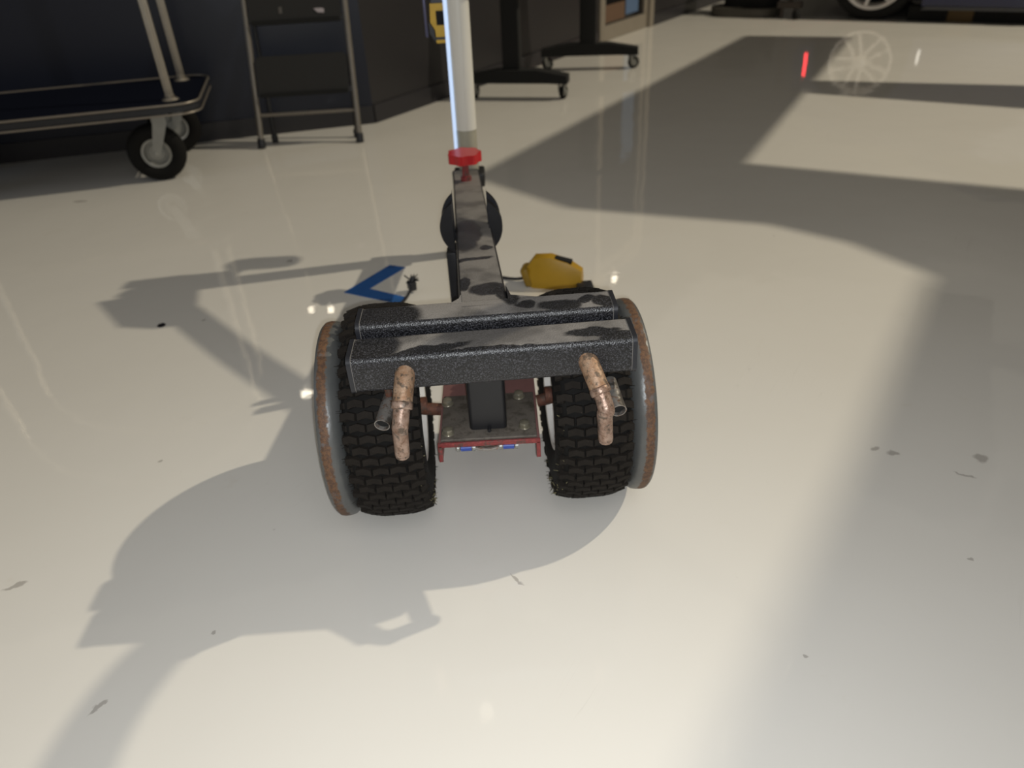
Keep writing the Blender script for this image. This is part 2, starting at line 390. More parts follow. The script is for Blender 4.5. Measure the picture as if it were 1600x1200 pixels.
def tyre(side):
    W = AX @ Matrix.Translation((side * .183, 0, 0))
    h = .055
    prof = [(-.045, .098), (-.058, .110), (-.0665, .140), (-.0655, .165), (-.0600, .184), (-h, .1905), (-.045, crown(.045)), (-.03, crown(.03)), (0, CAR),
            (.03, crown(.03)), (.045, crown(.045)), (h, .1905), (.0600, .184), (.0655, .165), (.0665, .140), (.058, .110), (.045, .098)]
    bm = NB(); lathe(bm, prof, 96, closed=True)
    # raised bead ring and shoulder ribs
    t = obj('tire', bm, M['rubber'], dolly, W, smooth='all')
    rest = NB(); NR = 62
    for i in range(NR):
        a = 2 * PI * i / NR
        off = .0145 if i % 2 else 0
        for j in range(-2, 2):
            x = (j + .5) * .029 + (off - .00725)
            if abs(x) > .052: continue
            r = crown(x); slope = 8.4 * max(0, abs(x) - .015) * (1 if x > 0 else -1)
            # angle a measured from the top towards the camera side (-y)
            th = a
            Lm = Matrix.Rotation(th, 4, 'X') @ Matrix.Translation((x, 0, r)) @ Matrix.Rotation(math.atan(slope), 4, 'Y')
            deg = math.degrees(a) % 360
            if deg < 178:     # the side that faces the photographer: each lug its own part
                o = bpy.data.objects.new('tread_lug', LUG); COL.objects.link(o); o.parent = t; o.matrix_local = Lm; WM[o.name] = Lm
            else:
                n0 = len(rest.verts); tmp = lug_mesh(); tmp.transform(Lm)
                vm = {v: rest.verts.new(v.co) for v in tmp.verts}
                for f in tmp.faces: rest.faces.new([vm[v] for v in f.verts])
                tmp.free()
        # shoulder lugs that wrap on to the sidewall
        for s in (-1, 1):
            if (i % 2 == 0): 
                Lm = Matrix.Rotation(a, 4, 'X') @ Matrix.Translation((s * .0575, 0, .189)) @ Matrix.Rotation(s * R(38), 4, 'Y')
                box(rest, (0, 0, 0), (1, 1, 1), None) if False else bmesh.ops.create_cube(rest, size=1, matrix=Lm @ Matrix.Diagonal((.013, .015, .009, 1)))
            else:
                Lm = Matrix.Rotation(a, 4, 'X') @ Matrix.Translation((s * .0600, 0, .181)) @ Matrix.Rotation(s * R(62), 4, 'Y')
                bmesh.ops.create_cube(rest, size=1, matrix=Lm @ Matrix.Diagonal((.016, .010, .007, 1)))
    # little rubber whiskers along both shoulders
    for k in range(150):
        a = random.uniform(0, 2 * PI); s = random.choice((-1, 1)); ln = random.uniform(.003, .009)
        Lm = Matrix.Rotation(a, 4, 'X') @ Matrix.Translation((s * .0645, 0, random.uniform(.176, .19))) @ Matrix.Rotation(s * R(random.uniform(40, 95)), 4, 'Y')
        cyl(rest, Lm @ Vector((0, 0, 0)), Lm @ Vector((0, 0, ln)), .0006, .0003, 4)
    for f in rest.faces: f.material_index = 0
    me = bpy.data.meshes.new('tread_remainder'); rest.to_mesh(me); rest.free(); me.materials.append(M['lug'])
    ro = bpy.data.objects.new('tread_remainder', me); COL.objects.link(ro); ro.parent = t; ro['kind'] = 'stuff'; WM[ro.name] = W
    # white rim: dish, lips and hub
    s = -side      # inner side looks to the dolly's middle
    bm = NB()
    lathe(bm, [(s * .047, .030), (s * .047, .058), (s * .036, .072), (s * .040, .092), (s * .058, .099), (s * .059, .108), (s * .050, .108), (s * .046, .099),
               (-s * .046, .099), (-s * .050, .108), (-s * .059, .106), (-s * .05, .096), (-s * .03, .088), (-s * .03, .03)], 48, closed=True)
    obj('rim', bm, M['white'], t, W, smooth=True)
    bm = NB(); lathe(bm, [(s * .030, .001), (s * .030, .017), (s * .068, .017), (s * .068, .001)], 24)
    obj('hub', bm, M['rust_axle'], t, W, smooth=True)
    # dried grass caught on the inner shoulder near the floor
    gb = NB()
    for k in range(70):
        a = R(random.gauss(150, 16)) if random.random() < .8 else R(random.uniform(60, 180))
        x = s * random.uniform(.050, .069); r = random.uniform(.17, .196)
        base = Vector((x, -math.sin(a) * r, math.cos(a) * r))
        if base.z < -.199: base.z = -.199
        d = Vector((random.uniform(-1, 1), random.uniform(-1, .3), random.uniform(-.5, .5))).normalized() * random.uniform(.004, .011)
        e = base + d; e.z = max(e.z, -.2035)
        cyl(gb, base, e, random.uniform(.0006, .0014), .0003, 4)
    g = obj('grass_bits', gb, M['grass'], t, W); g['kind'] = 'stuff'
    return t
for side in (-1, 1): tyre(side)
# steel weight plates bolted outside the wheels
for side in (-1, 1):
    xin = side * (.183 + .0645 + .0045)
    W = AX @ Matrix.Translation((xin + side * .0205, 0, -.012)) @ Matrix.Rotation(0 if side > 0 else PI, 4, 'Z')
    # local +x is outboard
    bm = NB(); e = .0205
    lathe(bm, [(-e + .004, .026), (-e + .004, .05), (-e + .008, .055), (-e + .008, .150), (-e, .156), (-e, .168), (-e + .007, .180), (-e + .014, .1855), (-e + .022, .1875),
               (e - .010, .1880), (e - .004, .1868), (e, .183), (e, .160), (e - .008, .150), (e - .008, .055), (e - .002, .05), (e - .002, .026)], 128, closed=True)
    p = obj('weight_plate', bm, M['plate'], dolly, W, smooth=True)
    bm = NB(); lathe(bm, [(-e - .006, .001), (-e - .006, .0255), (e + .004, .0255), (e + .004, .001)], 24); obj('axle_hub', bm, M['rust_axle'], p, W, smooth=True)
# axle
for s in (-1, 1):
    x0 = -.0465 - AX.translation.x + s * .094
    bm = NB(); cyl(bm, AX @ Vector((x0, 0, -.012)), AX @ Vector((s * .130, 0, -.006)), .012); obj('axle', bm, M['rust_axle'], dolly, smooth=True)
# red channel under the mount plate
cy0, cy1 = 1.062, 1.42
ch = obj('red_channel', box(NB(), (-.0475, (cy0 + cy1) / 2, .1955), (.185, cy1 - cy0, .006)), M['pink_red'], dolly, bevel=.001)
bm = NB(); box(bm, (-.1375, (cy0 + cy1) / 2, .176), (.006, cy1 - cy0, .040)); box(bm, (.0425, (cy0 + cy1) / 2, .176), (.006, cy1 - cy0, .040))
obj('channel_flange', bm, M['red'], ch, bevel=.001)
bm = NB(); box(bm, (-.0475, cy0 - .001, .195), (.187, .004, .010)); box(bm, (-.1375, cy0 - .001, .175), (.0075, .004, .036)); box(bm, (.0425, cy0 - .001, .175), (.0075, .004, .036))
obj('channel_edge', bm, M['red'], ch, bevel=.0008)
pl = obj('mount_plate', box(NB(), (-.0475, 1.135, .2015), (.176, .142, .006)), M['plate_grey'], dolly, bevel=.0015)
for x, y in ((-.127, 1.178), (-.122, 1.083), (.012, 1.190), (.019, 1.092)):
    bm = NB(); cyl(bm, (x, y, .2045), (x, y, .207), .0115, n=20); cyl(bm, (x, y, .207), (x, y, .2155), .0098, n=6)
    obj('bolt', bm, M['bolt'], pl, bevel=.0008)
# post that carries the cross bars
bm = NB(); prism(bm, rrect(.069, .062, .008), .2045, .40, Matrix.Translation((-.0478, 1.121, 0)))
po = obj('post', bm, M['black_metal'], dolly, smooth=True)
bm = NB(); cyl(bm, (-.046, 1.088, .209), (-.046, 1.078, .209), .0035, n=10); obj('post_screw', bm, M['black_metal'], po, smooth=True)
# wiring lugs hanging under the channel's front
bm = NB(); tube(bm, [(-.085, 1.064, .186), (-.05, 1.060, .181), (-.02, 1.064, .186)], .0035, 8); cl = obj('cable_link', bm, M['steel'], dolly, smooth=True)
for x in (-.090, -.012):
    bm = NB(); cyl(bm, (x - .010, 1.064, .184), (x + .010, 1.064, .184), .0062, n=12); obj('cable_end', bm, M['blue_plastic'], cl, smooth=True)
    bm = NB(); cyl(bm, (x + .012, 1.064, .184), (x + .017, 1.064, .184), .0066, n=12); cyl(bm, (x - .017, 1.064, .184), (x - .012, 1.064, .184), .0066, n=12); obj('ferrule', bm, M['zinc'], cl, smooth=True)
    bm = NB(); cyl(bm, (x, 1.064, .188), (x, 1.064, .194), .003, n=8); obj('hanger', bm, M['zinc'], cl)
# two cross bars (square tube with plastic end caps)
def crossbar(name, a, b, h, d, rx=0):
    """a, b: front-top ends; h height, d depth"""
    a = Vector(a); b = Vector(b); x = (b - a).normalized(); y = Vector((0, 0, 1)).cross(x).normalized(); z = x.cross(y)
    B = Matrix((x, y, z)).transposed().to_4x4(); B.translation = (a + b) / 2 + y * d / 2 - z * h / 2
    Ln = (b - a).length
    # cross-section in (y,z), extruded along x
    ROT = Matrix(((0, 0, 1), (1, 0, 0), (0, 1, 0))).to_4x4()
    bm = NB(); prism(bm, rrect(d, h, .0105, 6), -Ln / 2, Ln / 2, B @ ROT)
    o = obj(name, bm, M['bar'], dolly, smooth=True)
    for s in (-1, 1):
        bm = NB(); x0, x1 = (Ln / 2, Ln / 2 + .007)
        if s < 0: x0, x1 = -x1, -x0
        prism(bm, rrect(d + .003, h + .003, .012, 6), x0, x1, B @ ROT)
        obj('end_cap', bm, M['black_cap'], o, bevel=.0018)
        bm = NB(); q = s * (Ln / 2 - .001)
        prism(bm, rrect(d + .0008, h + .0008, .0107, 6), min(q, q + s * .0012), max(q, q + s * .0012), B @ ROT)
        obj('cap_seam', bm, M['seam'], o, smooth=True)
    return o
front = crossbar('front_crossbar', (-.2500, .980, .4335), (.1930, .992, .4385), .0640, .073)
back = crossbar('rear_crossbar', (-.2445, 1.060, .4510), (.1735, 1.071, .4545), .056, .066)
# neck running back from the rear bar, falling away from the camera
N0 = Vector((-.0395, 1.105, .4535)); N1 = Vector((-.1115, 2.352, .2985))
nd = (N1 - N0).normalized(); nx = Vector((0, 0, 1)).cross(nd).normalized() * -1; nu = nx.cross(nd).normalized()
if nu.z < 0: nu = -nu
NBm = Matrix((nx, nu, nd)).transposed().to_4x4(); NBm.translation = N0 - nu * .029
nl = (N1 - N0).length
bm = NB(); prism(bm, rrect(.084, .057, .0065, 5), 0, nl, NBm)
neck = obj('neck_tube', bm, M['bar'], dolly, smooth=True)
bm = NB(); prism(bm, rrect(.087, .060, .008, 5), nl, nl + .008, NBm); obj('end_cap', bm, M['black_cap'], neck, bevel=.002)
bm = NB()   # weld gusset where the neck meets the bar
prism(bm, [(.002, 1.115), (.048, 1.130), (.006, 1.142), (-.002, 1.18)], .431, .4512); obj('gusset', bm, M['bar'], neck, bevel=.003); bm = NB(); prism(bm, [(-.078, 1.115), (-.098, 1.118), (-.083, 1.136), (-.080, 1.15)], .431, .4525)
obj('gusset', bm, M['bar'], neck, bevel=.003)
# round yoke that the neck rests in, and the leg under it
def neckpt(y): t = (y - N0.y) / (N1.y - N0.y); return N0.lerp(N1, t)
def ear(c, r, s, y0, th, top):
    """half disc beside the neck, s=-1 left, +1 right"""
    pts = []
    x0 = .041
    for k in range(25):
        a = -PI / 2 + (PI / 2 + top) * k / 24
        pts.append((max(x0, r * math.cos(a)), r * math.sin(a)))
    pts += [(x0, pts[-1][1]), (x0, pts[0][1])]
    q = [pts[0]]
    for p in pts[1:]:
        if (p[0] - q[-1][0]) ** 2 + (p[1] - q[-1][1]) ** 2 > 1e-7: q.append(p)
    if (q[0][0] - q[-1][0]) ** 2 + (q[0][1] - q[-1][1]) ** 2 < 1e-7: q.pop()
    Mx = Matrix.Translation(c) @ Matrix.Rotation(PI / 2, 4, 'X') @ Matrix.Diagonal((s, 1, 1, 1))
    bm = NB(); prism(bm, q, -th / 2, th / 2, Mx); return bm
yc = Vector((-.074, 1.62, .393))
yk = obj('yoke_plate', ear(yc, .072, -1, 0, .02, R(62)), M['black_metal'], dolly, bevel=.002)
obj('yoke_plate', ear(yc, .072, 1, 0, .02, R(62)), M['black_metal'], dolly, bevel=.002)
obj('yoke_plate', ear(yc + Vector((.001, .035, .011)), .070, -1, 0, .014, R(68)), M['black_cap'], dolly, bevel=.002)
obj('yoke_plate', ear(yc + Vector((-.003, .035, .011)), .070, 1, 0, .014, R(68)), M['black_cap'], dolly, bevel=.002)
bm = NB(); box(bm, (-.074, 1.64, .333), (.088, .05, .012)); box(bm, (-.113, 1.64, .175), (.05, .04, .31)); box(bm, (-.113, 1.64, .012), (.09, .09, .024))
obj('stand_leg', bm, M['black_metal'], dolly, bevel=.003)
# pins: sleeve, collar and bent rod, rust brown
def pin(p):
    p = [Vector(q) for q in p]
    bm = NB(); cyl(bm, p[0] + Vector((0, .03, 0)), p[1], .0165, .0158, 28); sl = obj('pin_sleeve', bm, M['rust_pin_dull'], front, bevel=.002)
    d = (p[1] - p[0]).normalized()
    bm = NB(); cyl(bm, p[1] - d * .006, p[1] + d * .006, .0168, .0172, 28); obj('weld_collar', bm, M['rust_pin'], sl, bevel=.002)
    m1 = p[1] + d * .002; m2 = p[1].lerp(p[2], .5) + d * .014
    bm = NB(); r = .0122
    e = (p[3] - p[2]).normalized()
    pts = [m1, m2 - Vector((0, 0, -.002)), p[2], p[2].lerp(p[3], .45), p[3] - e * .004]
    tube(bm, pts, [r * 1.08, r * 1.1, r * 1.04, r, r], 22, sub=7)
    tube(bm, [p[3] - e * .0041, p[3] + e * .001, p[3] + e * .005], [r, r * .93, r * .6], 22, sub=1)
    obj('bent_rod', bm, M['rust_pin'], sl, smooth='all')
pin([(-.165, .985, .4215), (-.1725, .942, .370), (-.1795, .930, .332), (-.183, .935, .277)])
pin([(.113, .992, .4215), (.1375, .952, .371), (.1430, .935, .338), (.1465, .940, .282)])
def stub(a, b):
    a = Vector(a); b = Vector(b); d = (b - a).normalized()
    q = d.to_track_quat('X', 'Z').to_matrix().to_4x4(); q.translation = a; L = (b - a).length
    bm = NB(); lathe(bm, [(0, .0128), (L, .0128), (L, .0112), (.004, .0112), (0, .0115)], 26, q, closed=True)
    o = obj('stub_tube', bm, M['steel'], front, smooth=True)
    bm = NB(); cyl(bm, a + d * .007, b, .0110, n=20); obj('tube_shade_fill', bm, M['void'], o)  # dark filler standing in for the shade inside the open tube
stub((-.2135, .963, .3185), (-.203, 1.028, .333)); stub((.170, .963, .322), (.1625, 1.028, .336))
bm = NB(); cyl(bm, (-.205, 1.015, .338), (-.205, 1.015, .375), .006, n=8); obj('stub_weld', bm, M['rust_axle'], front)
# clamp knob
kx, ky = -.104, 2.185
bm = NB(); cyl(bm, (kx, ky, .318), (kx, ky, .380), .0105, n=16); cyl(bm, (kx, ky, .320), (kx, ky, .332), .016, n=16); st_ = obj('knob_stem', bm, M['red'], dolly, smooth=True)
bm = NB(); pts = []
for k in range(96):
    a = 2 * PI * k / 96; r = .0475 + .0032 * math.cos(7 * a); pts.append((r * math.cos(a), r * math.sin(a)))
prism(bm, pts, .377, .404, Matrix.Translation((kx, ky, 0))); obj('knob', bm, M['knob'], st_, bevel=.0075, seg=4)
# the pole, with its cuff and the bright strip on its left
px, py_ = -.1015, 2.398
bm = NB(); cyl(bm, (px, py_, .417), (px + .004, py_, .93), .0335, n=40); pole = obj('pole', bm, M['white_pipe'], dolly, smooth=True)
bm = NB(); cyl(bm, (px, py_, .0), (px, py_, .417), .0315, n=40); obj('pole_cuff', bm, M['pipe_cuff'], pole, smooth=True)
bm = NB(); cyl(bm, (px - .0365, py_ - .012, .33), (px - .0325, py_ - .012, .93), .0055, n=20); obj('glow_strip', bm, M['edge_glow'], pole, smooth=True)  # added strip, its pale blue brightness is emission, not a known lamp
bm = NB(); box(bm, (-.102, 2.398, .262), (.10, .09, .045)); obj('pole_clamp', bm, M['black_metal'], dolly, bevel=.006)
# unseen shapes added on top of the pole to cast the floor shadows
bm = NB(); prism(bm, [(-.17, 2.355), (.05, 2.415), (.085, 2.295), (.06, 2.175), (-.04, 2.195)], .895, .935); hd = obj('shadow_head', bm, M['black_metal'], dolly, bevel=.006)
bm = NB(); tube(bm, [(.03, 2.31, .915), (.10, 2.26, .93), (.33, 2.02, .94), (.571, 1.787, .95), (.80, 1.57, .99), (.76, 1.38, 1.0), (.56, 1.24, 1.0), (.485, 1.08, 1.0), (.488, .85, 1.0), (.49, .70, 1.0)], [.034] * 10, 16, sub=5)
obj('shadow_arm', bm, M['black_metal'], hd, smooth=True)
bm = NB(); tube(bm, [(.05, 2.39, .915), (.13, 2.50, .915), (.19, 2.54, .915)], .017, 10); obj('shadow_stalk', bm, M['black_metal'], hd, smooth=True)
bm = NB(); prism(bm, rrect(.19, .085, .042, 8), .90, .935, Matrix.Translation((.225, 2.565, 0))); obj('shadow_paddle', bm, M['black_cap'], hd, bevel=.005)

# ------------------------------------------------------------------ small things on the floor
bm = NB(); prism(bm, [(-.517, 2.125), (-.392, 2.318), (-.336, 2.292), (-.438, 2.142), (-.318, 2.070), (-.325, 2.020)], .0, .0016)
tag(obj('masking_tape', bm, M['tape']), 'blue tape stuck on the floor in a V shape behind the left tire', 'tape')
cc = thing('cable_connector', 'small black frayed cable connector lying at the end of the blue tape', 'connector', (-.300, 2.095, 0))
bm = NB(); box(bm, (-.297, 2.105, .022), (.022, .03, .028), (0, 0, .5)); cyl(bm, (-.297, 2.105, .03), (-.290, 2.11, .05), .009, n=8); obj('connector_body', bm, M['black_cap'], cc, bevel=.003)
bm = NB(); tube(bm, [(-.300, 2.095, .014), (-.312, 2.05, .006), (-.33, 2.01, .005), (-.36, 1.98, .005)], .0045, 8); obj('cable', bm, M['black_cap'], cc, smooth=True)
bm = NB()
for k in range(18):
    a = random.uniform(0, 2 * PI); cyl(bm, (-.295, 2.108, .035), (-.295 + .022 * math.cos(a), 2.108 + .016 * math.sin(a), random.uniform(.03, .06)), .0022, .0012, 5)
obj('frayed_strands', bm, M['black_cap'], cc)
# yellow adapter
ya = thing('battery_adapter', 'yellow plastic battery adapter with a dark opening on the floor behind the right tire', 'adapter', (.15, 2.10, 0), R(-14))
YW = Matrix.Translation((.150, 2.10, 0)) @ Matrix.Rotation(R(-14), 4, 'Z')
bm = NB()
sec = [(-.088, .050, .058, .006), (-.060, .066, .094, .0), (-.01, .070, .098, .0), (.045, .066, .082, .0), (.088, .052, .056, .0)]
rings = []
for x, w_, h_, z_ in sec:
    ring = [(-w_ / 2, z_), (w_ / 2, z_), (w_ / 2, h_ * .55), (w_ * .28, h_), (-w_ * .28, h_), (-w_ / 2, h_ * .55)]
    rings.append([bm.verts.new((x, y, z)) for y, z in ring])
for a, b in zip(rings, rings[1:]):
    for k in range(6): bm.faces.new((a[k], a[(k + 1) % 6], b[(k + 1) % 6], b[k]))
bm.faces.new(rings[0][::-1]); bm.faces.new(rings[-1])
bd = obj('housing', bm, M['yellow'], ya, YW, bevel=.004)
bm = NB(); box(bm, (.030, -.002, .087), (.055, .024, .012), (0, R(12), 0)); obj('opening', bm, M['void'], bd, YW, bevel=.004)
bm = NB(); box(bm, (-.083, -.004, .032), (.026, .060, .062), (0, R(-18), 0)); obj('end_block', bm, M['yellow_dark'], bd, YW, bevel=.008)
bm = NB(); tube(bm, [(-.09, 0, .02), (-.13, .01, .008), (-.2, .02, .006), (-.26, -.02, .006)], .005, 8); obj('lead', bm, M['black_cap'], bd, YW, smooth=True)
bm = NB(); box(bm, (.10, -.03, .012), (.05, .05, .024), (0, 0, .3)); obj('contact_foot', bm, M['black_cap'], bd, YW, bevel=.004)

# ------------------------------------------------------------------ cordless tool clipped to the pole
tl = thing('cordless_tool', 'yellow and black cordless power tool hanging behind the white pole', 'power tool', (-.15, 2.445, .64))
bm = NB()
outer = [(-.168, .772), (-.171, .722), (-.158, .700), (-.157, .664), (-.115, .664), (-.095, .700), (-.095, .772)]
Mx = Matrix.Translation((0, 2.45, 0)) @ Matrix.Rotation(PI / 2, 4, 'X')
prism(bm, [(x - .014, z) for x, z in outer], -.022, .022, Mx); ty = obj('tool_body', bm, M['tool_yellow'], tl, bevel=.003)
bm = NB(); prism(bm, [(-.166, .752), (-.166, .714), (-.120, .714), (-.120, .752)], .0, .0245, Mx); obj('handle_opening', bm, M['void'], ty)
bm = NB(); prism(bm, [(-.178, .90), (-.178, .773), (-.109, .773), (-.109, .90)], -.03, .024, Mx); obj('motor_housing', bm, M['black_cap'], tl, bevel=.004)
bm = NB(); prism(bm, [(-.173, .681), (-.173, .674), (-.115, .674), (-.115, .681)], -.02, .0235, Mx); obj('grip_band', bm, M['black_cap'], tl)
bm = NB(); prism(bm, [(-.190, .722), (-.176, .700), (-.174, .664), (-.190, .690)], -.016, .010, Mx); obj('trigger_guard', bm, M['black_cap'], tl, bevel=.002)
bm = NB(); box(bm, (-.199, 2.445, .78), (.009, .012, .20)); obj('blade', bm, plain('violet_grey_steel', (.10, .10, .17), .4, .4), tl, bevel=.002)
bm = NB(); box(bm, (-.192, 2.45, .86), (.02, .02, .03)); obj('blade_holder', bm, M['black_cap'], tl)
bm = NB(); box(bm, (-.118, 2.432, .80), (.02, .03, .03)); obj('clip', bm, M['black_cap'], tl)

# ------------------------------------------------------------------ luggage cart
CA = R(13.2)
def C2(u, v): # cart plan: origin at right front pole, u to the left along the wall, v towards the wall
    o = Vector((-1.455, 3.49)); return (o.x - u * math.cos(CA) - v * math.sin(CA), o.y - u * math.sin(CA) + v * math.cos(CA))
CM = Matrix.Translation((*C2(0, 0), 0)) @ Matrix.Rotation(CA, 4, 'Z')     # local -x runs along the cart
cart = thing('luggage_cart', 'navy-decked luggage cart with pneumatic casters and twin metal poles against the wall', 'cart', (*C2(.5, .25), 0), CA)
def deck(inset, z0, z1):
    pts = rrect(1.46 - inset * 2, .70 - inset * 2, .10 - inset, 6)
    bm = NB(); prism(bm, pts, z0, z1, CM @ Matrix.Translation((-.605, .23, 0))); return bm
dk = obj('deck', deck(.02, .305, .338), M['carpet'], cart)
obj('bumper', deck(.004, .303, .328), M['black_cap'], dk, smooth=True)
def strip(z, w_=.005):
    bm = NB(); pts = rrect(1.46, .70, .10, 6); MM = CM @ Matrix.Translation((-.605, .23, z)); ring = [MM @ Vector((x, y, 0)) for x, y in pts]
    ring.append(ring[0].copy()); tube(bm, ring, w_, 8, sub=1, caps=False); return bm
obj('edge_strip', strip(.337, .0052), M['edge_metal'], dk, smooth=True); obj('edge_strip', strip(.296, .0045), M['edge_metal'], dk, smooth=True)
for u, v in ((0, 0), (0, .47), (-1.2, 0), (-1.2, .47)):
    for dx in ((-.010, .011)):
        pass
    bm = NB(); a = CM @ Vector((u, v, .338)); t_ = CM @ Vector((u, v, 1.30))
    for dx in (-.011, .0, .011):
        q = CM.to_3x3() @ Vector((dx, -.004 if dx == 0 else 0, 0)); cyl(bm, a + q, t_ + q, .0075, n=12)
    po_ = obj('upright_pole', bm, M['chrome'], cart, smooth=True)
    bm = NB(); cyl(bm, a, a + Vector((0, 0, .008)), .038, .03, 20); cyl(bm, a, a + Vector((0, 0, .02)), .022, n=16); obj('pole_flange', bm, M['chrome'], po_, smooth=True)
for v in (0, .47):
    bm = NB(); pts = []
    for k in range(13):
        a = PI * k / 12; pts.append(CM @ Vector((-.60 + .60 * math.cos(a), v, 1.30 + .40 * math.sin(a))))
    tube(bm, pts, .016, 12, sub=1); obj('hoop', bm, M['chrome'], cart, smooth=True)
def caster(cen, yaw, r, w_, parent, fork_top, name='caster_wheel', swing=.05, rimr=.46, rubber=None, fork=None, tuftop=None):
    """big swivel caster; yaw = direction of rolling; cen = wheel centre"""
    Wm = Matrix.Translation(cen) @ Matrix.Rotation(yaw + PI / 2, 4, 'Z')        # local x is the wheel's axle
    bm = NB(); lathe(bm, [(-w_ * .30, r * rimr), (-w_ * .46, r * .62), (-w_ * .5, r * .8), (-w_ * .36, r * .95), (-w_ * .15, r), (w_ * .15, r), (w_ * .36, r * .95), (w_ * .5, r * .8), (w_ * .46, r * .62), (w_ * .30, r * rimr)], 40, closed=True)
    t = obj(name, bm, rubber or M['rubber'], parent, Wm, smooth='all')
    bm = NB(); q = r * rimr
    lathe(bm, [(-w_ * .16, .01), (-w_ * .16, q * .62), (-w_ * .10, q * .70), (-w_ * .10, q * .80), (-w_ * .36, q * .92), (-w_ * .38, q * 1.12), (-w_ * .30, q * 1.1), (w_ * .30, q * 1.1), (w_ * .38, q * 1.12), (w_ * .36, q * .92), (w_ * .10, q * .80), (w_ * .10, q * .70), (w_ * .16, q * .62), (w_ * .16, .01)], 36, closed=True)
    obj('caster_rim', bm, M['zinc'], t, Wm, smooth=True)
    # fork: two cheeks slanting up to the swivel
    top = Vector((0, swing, fork_top - cen[2])); bm = NB()
    for s in (-1, 1):
        x = s * (w_ * .5 + .006)
        a = [Vector((x, -.016, -.012)), Vector((x, .016, -.012)), Vector((x, top.y + r * .23, top.z - .035)), Vector((x, top.y + r * .23, top.z)), Vector((x, top.y - r * .23, top.z)), Vector((x, top.y - r * .23, top.z - .035))]
        vs = [bm.verts.new(p + Vector((s * .002, 0, 0))) for p in a]; vb = [bm.verts.new(p - Vector((s * .002, 0, 0))) for p in a]
        bm.faces.new(vs); bm.faces.new(vb[::-1])
        for k in range(6): bm.faces.new((vs[k], vs[(k + 1) % 6], vb[(k + 1) % 6], vb[k]))
    box(bm, (0, top.y, top.z - .002), (w_ + .02, r * .5, .006))
    cyl(bm, (-w_ * .5 - .014, 0, 0), (w_ * .5 + .014, 0, 0), .008, n=12)
    cyl(bm, (0, top.y, top.z), (0, top.y, top.z + .012), r * .3, n=20)
    obj('caster_fork', bm, fork or M['zinc'], t, Wm, bevel=.0012)
    return t
caster((-1.562, 3.44, .125), CA, .125, .07, cart, .290, swing=-.052)
caster((-1.645, 3.90, .125), CA + R(10), .125, .07, cart, .290, swing=-.05)
caster((CM @ Vector((-1.22, .0, .125)))[:], CA, .125, .07, cart, .290, swing=.05)
caster((CM @ Vector((-1.22, .43, .125)))[:], CA, .125, .07, cart, .290, swing=.05)

# ------------------------------------------------------------------ step ladder
ld = thing('step_ladder', 'folded aluminium step ladder with black treads leaning on the navy wall', 'ladder', (-.96, 3.9, 0))
LL = [Vector((-1.221, 3.885, .028)), Vector((-1.193, 4.02, .669))]; LR = [Vector((-.718, 3.905, .028)), Vector((-.713, 4.04, .643))]
def ext(p, z): t = (z - p[0].z) / (p[1].z - p[0].z); return p[0] + (p[1] - p[0]) * t
for p in (LL, LR):
    bm = NB(); tube(bm, [ext(p, .02), ext(p, .5), ext(p, 1.05)], .0145, 12, sub=1); rl = obj('rail', bm, M['alu'], ld, smooth=True)
    bm = NB(); cyl(bm, ext(p, .0) + Vector((0, 0, .0)), ext(p, .045), .0205, .0195, 16); obj('rubber_foot', bm, M['black_cap'], rl, bevel=.002)
    bm = NB(); q = ext(p, .02) + Vector((.045 if p is LL else -.03, .10, -.02)); e = ext(p, .9) + Vector((0, .035, 0)); tube(bm, [q + Vector((0, 0, .02)), e], .011, 10, sub=1); r2 = obj('rear_rail', bm, M['black_metal'], ld, smooth=True)
    bm = NB(); cyl(bm, q, q + Vector((0, 0, .04)), .017, n=12); obj('rubber_foot', bm, M['black_cap'], r2, bevel=.002)
bm = NB(); tube(bm, [ext(LL, .155) , ext(LR, .155)], .0085, 10, sub=1); obj('cross_brace', bm, M['alu'], ld, smooth=True)
for z0, z1 in ((.235, .42), (.555, .79), (.86, 1.0)):
    a0, a1, b0, b1 = ext(LL, z0), ext(LR, z0), ext(LL, z1), ext(LR, z1)
    x_ = (a1 - a0).normalized(); y_ = (b0 - a0).normalized(); n_ = x_.cross(y_).normalized()
    wd_ = (a1 - a0).length - .045; ht = (b0 - a0).length
    T = Matrix((x_, y_, n_)).transposed().to_4x4(); T.translation = (a0 + a1 + b0 + b1) / 4 + n_ * .004
    bm = NB(); prism(bm, rrect(wd_, ht, .028), -.011, .011, T); tr = obj('tread', bm, M['step'], ld, bevel=.004)
    bm = NB(); T2 = T @ Matrix.Translation((0, -ht / 2 + .010, .004)); prism(bm, rrect(wd_ - .01, .020, .009), -.012, .014, T2); obj('tread_lip', bm, M['void'], tr, bevel=.003)
    for x in (-1, 1):
        bm = NB(); T3 = T @ Matrix.Translation((x * (wd_ / 2 + .009), -ht / 2 + .02, 0)); prism(bm, rrect(.028, .03, .004), -.006, .006, T3); obj('tread_bracket', bm, M['black_metal'], tr)
    if z0 == .555:
        bm = NB(); T4 = T @ Matrix.Translation((.115, -ht / 2 + .052, .012)); prism(bm, [(-.024, .008), (-.004, -.010), (.026, -.012), (.026, .006), (.008, .009)], 0, .001, T4); s1 = obj('sticker', bm, M['label'], tr)
        bm = NB(); T4 = T @ Matrix.Translation((-.068, -ht / 2 + .06, .012)); prism(bm, [(-.008, -.014), (.008, -.014), (.008, .016), (-.008, .014)], 0, .001, T4); obj('sticker', bm, plain('faded_sticker', (.10, .09, .08), .6), tr)

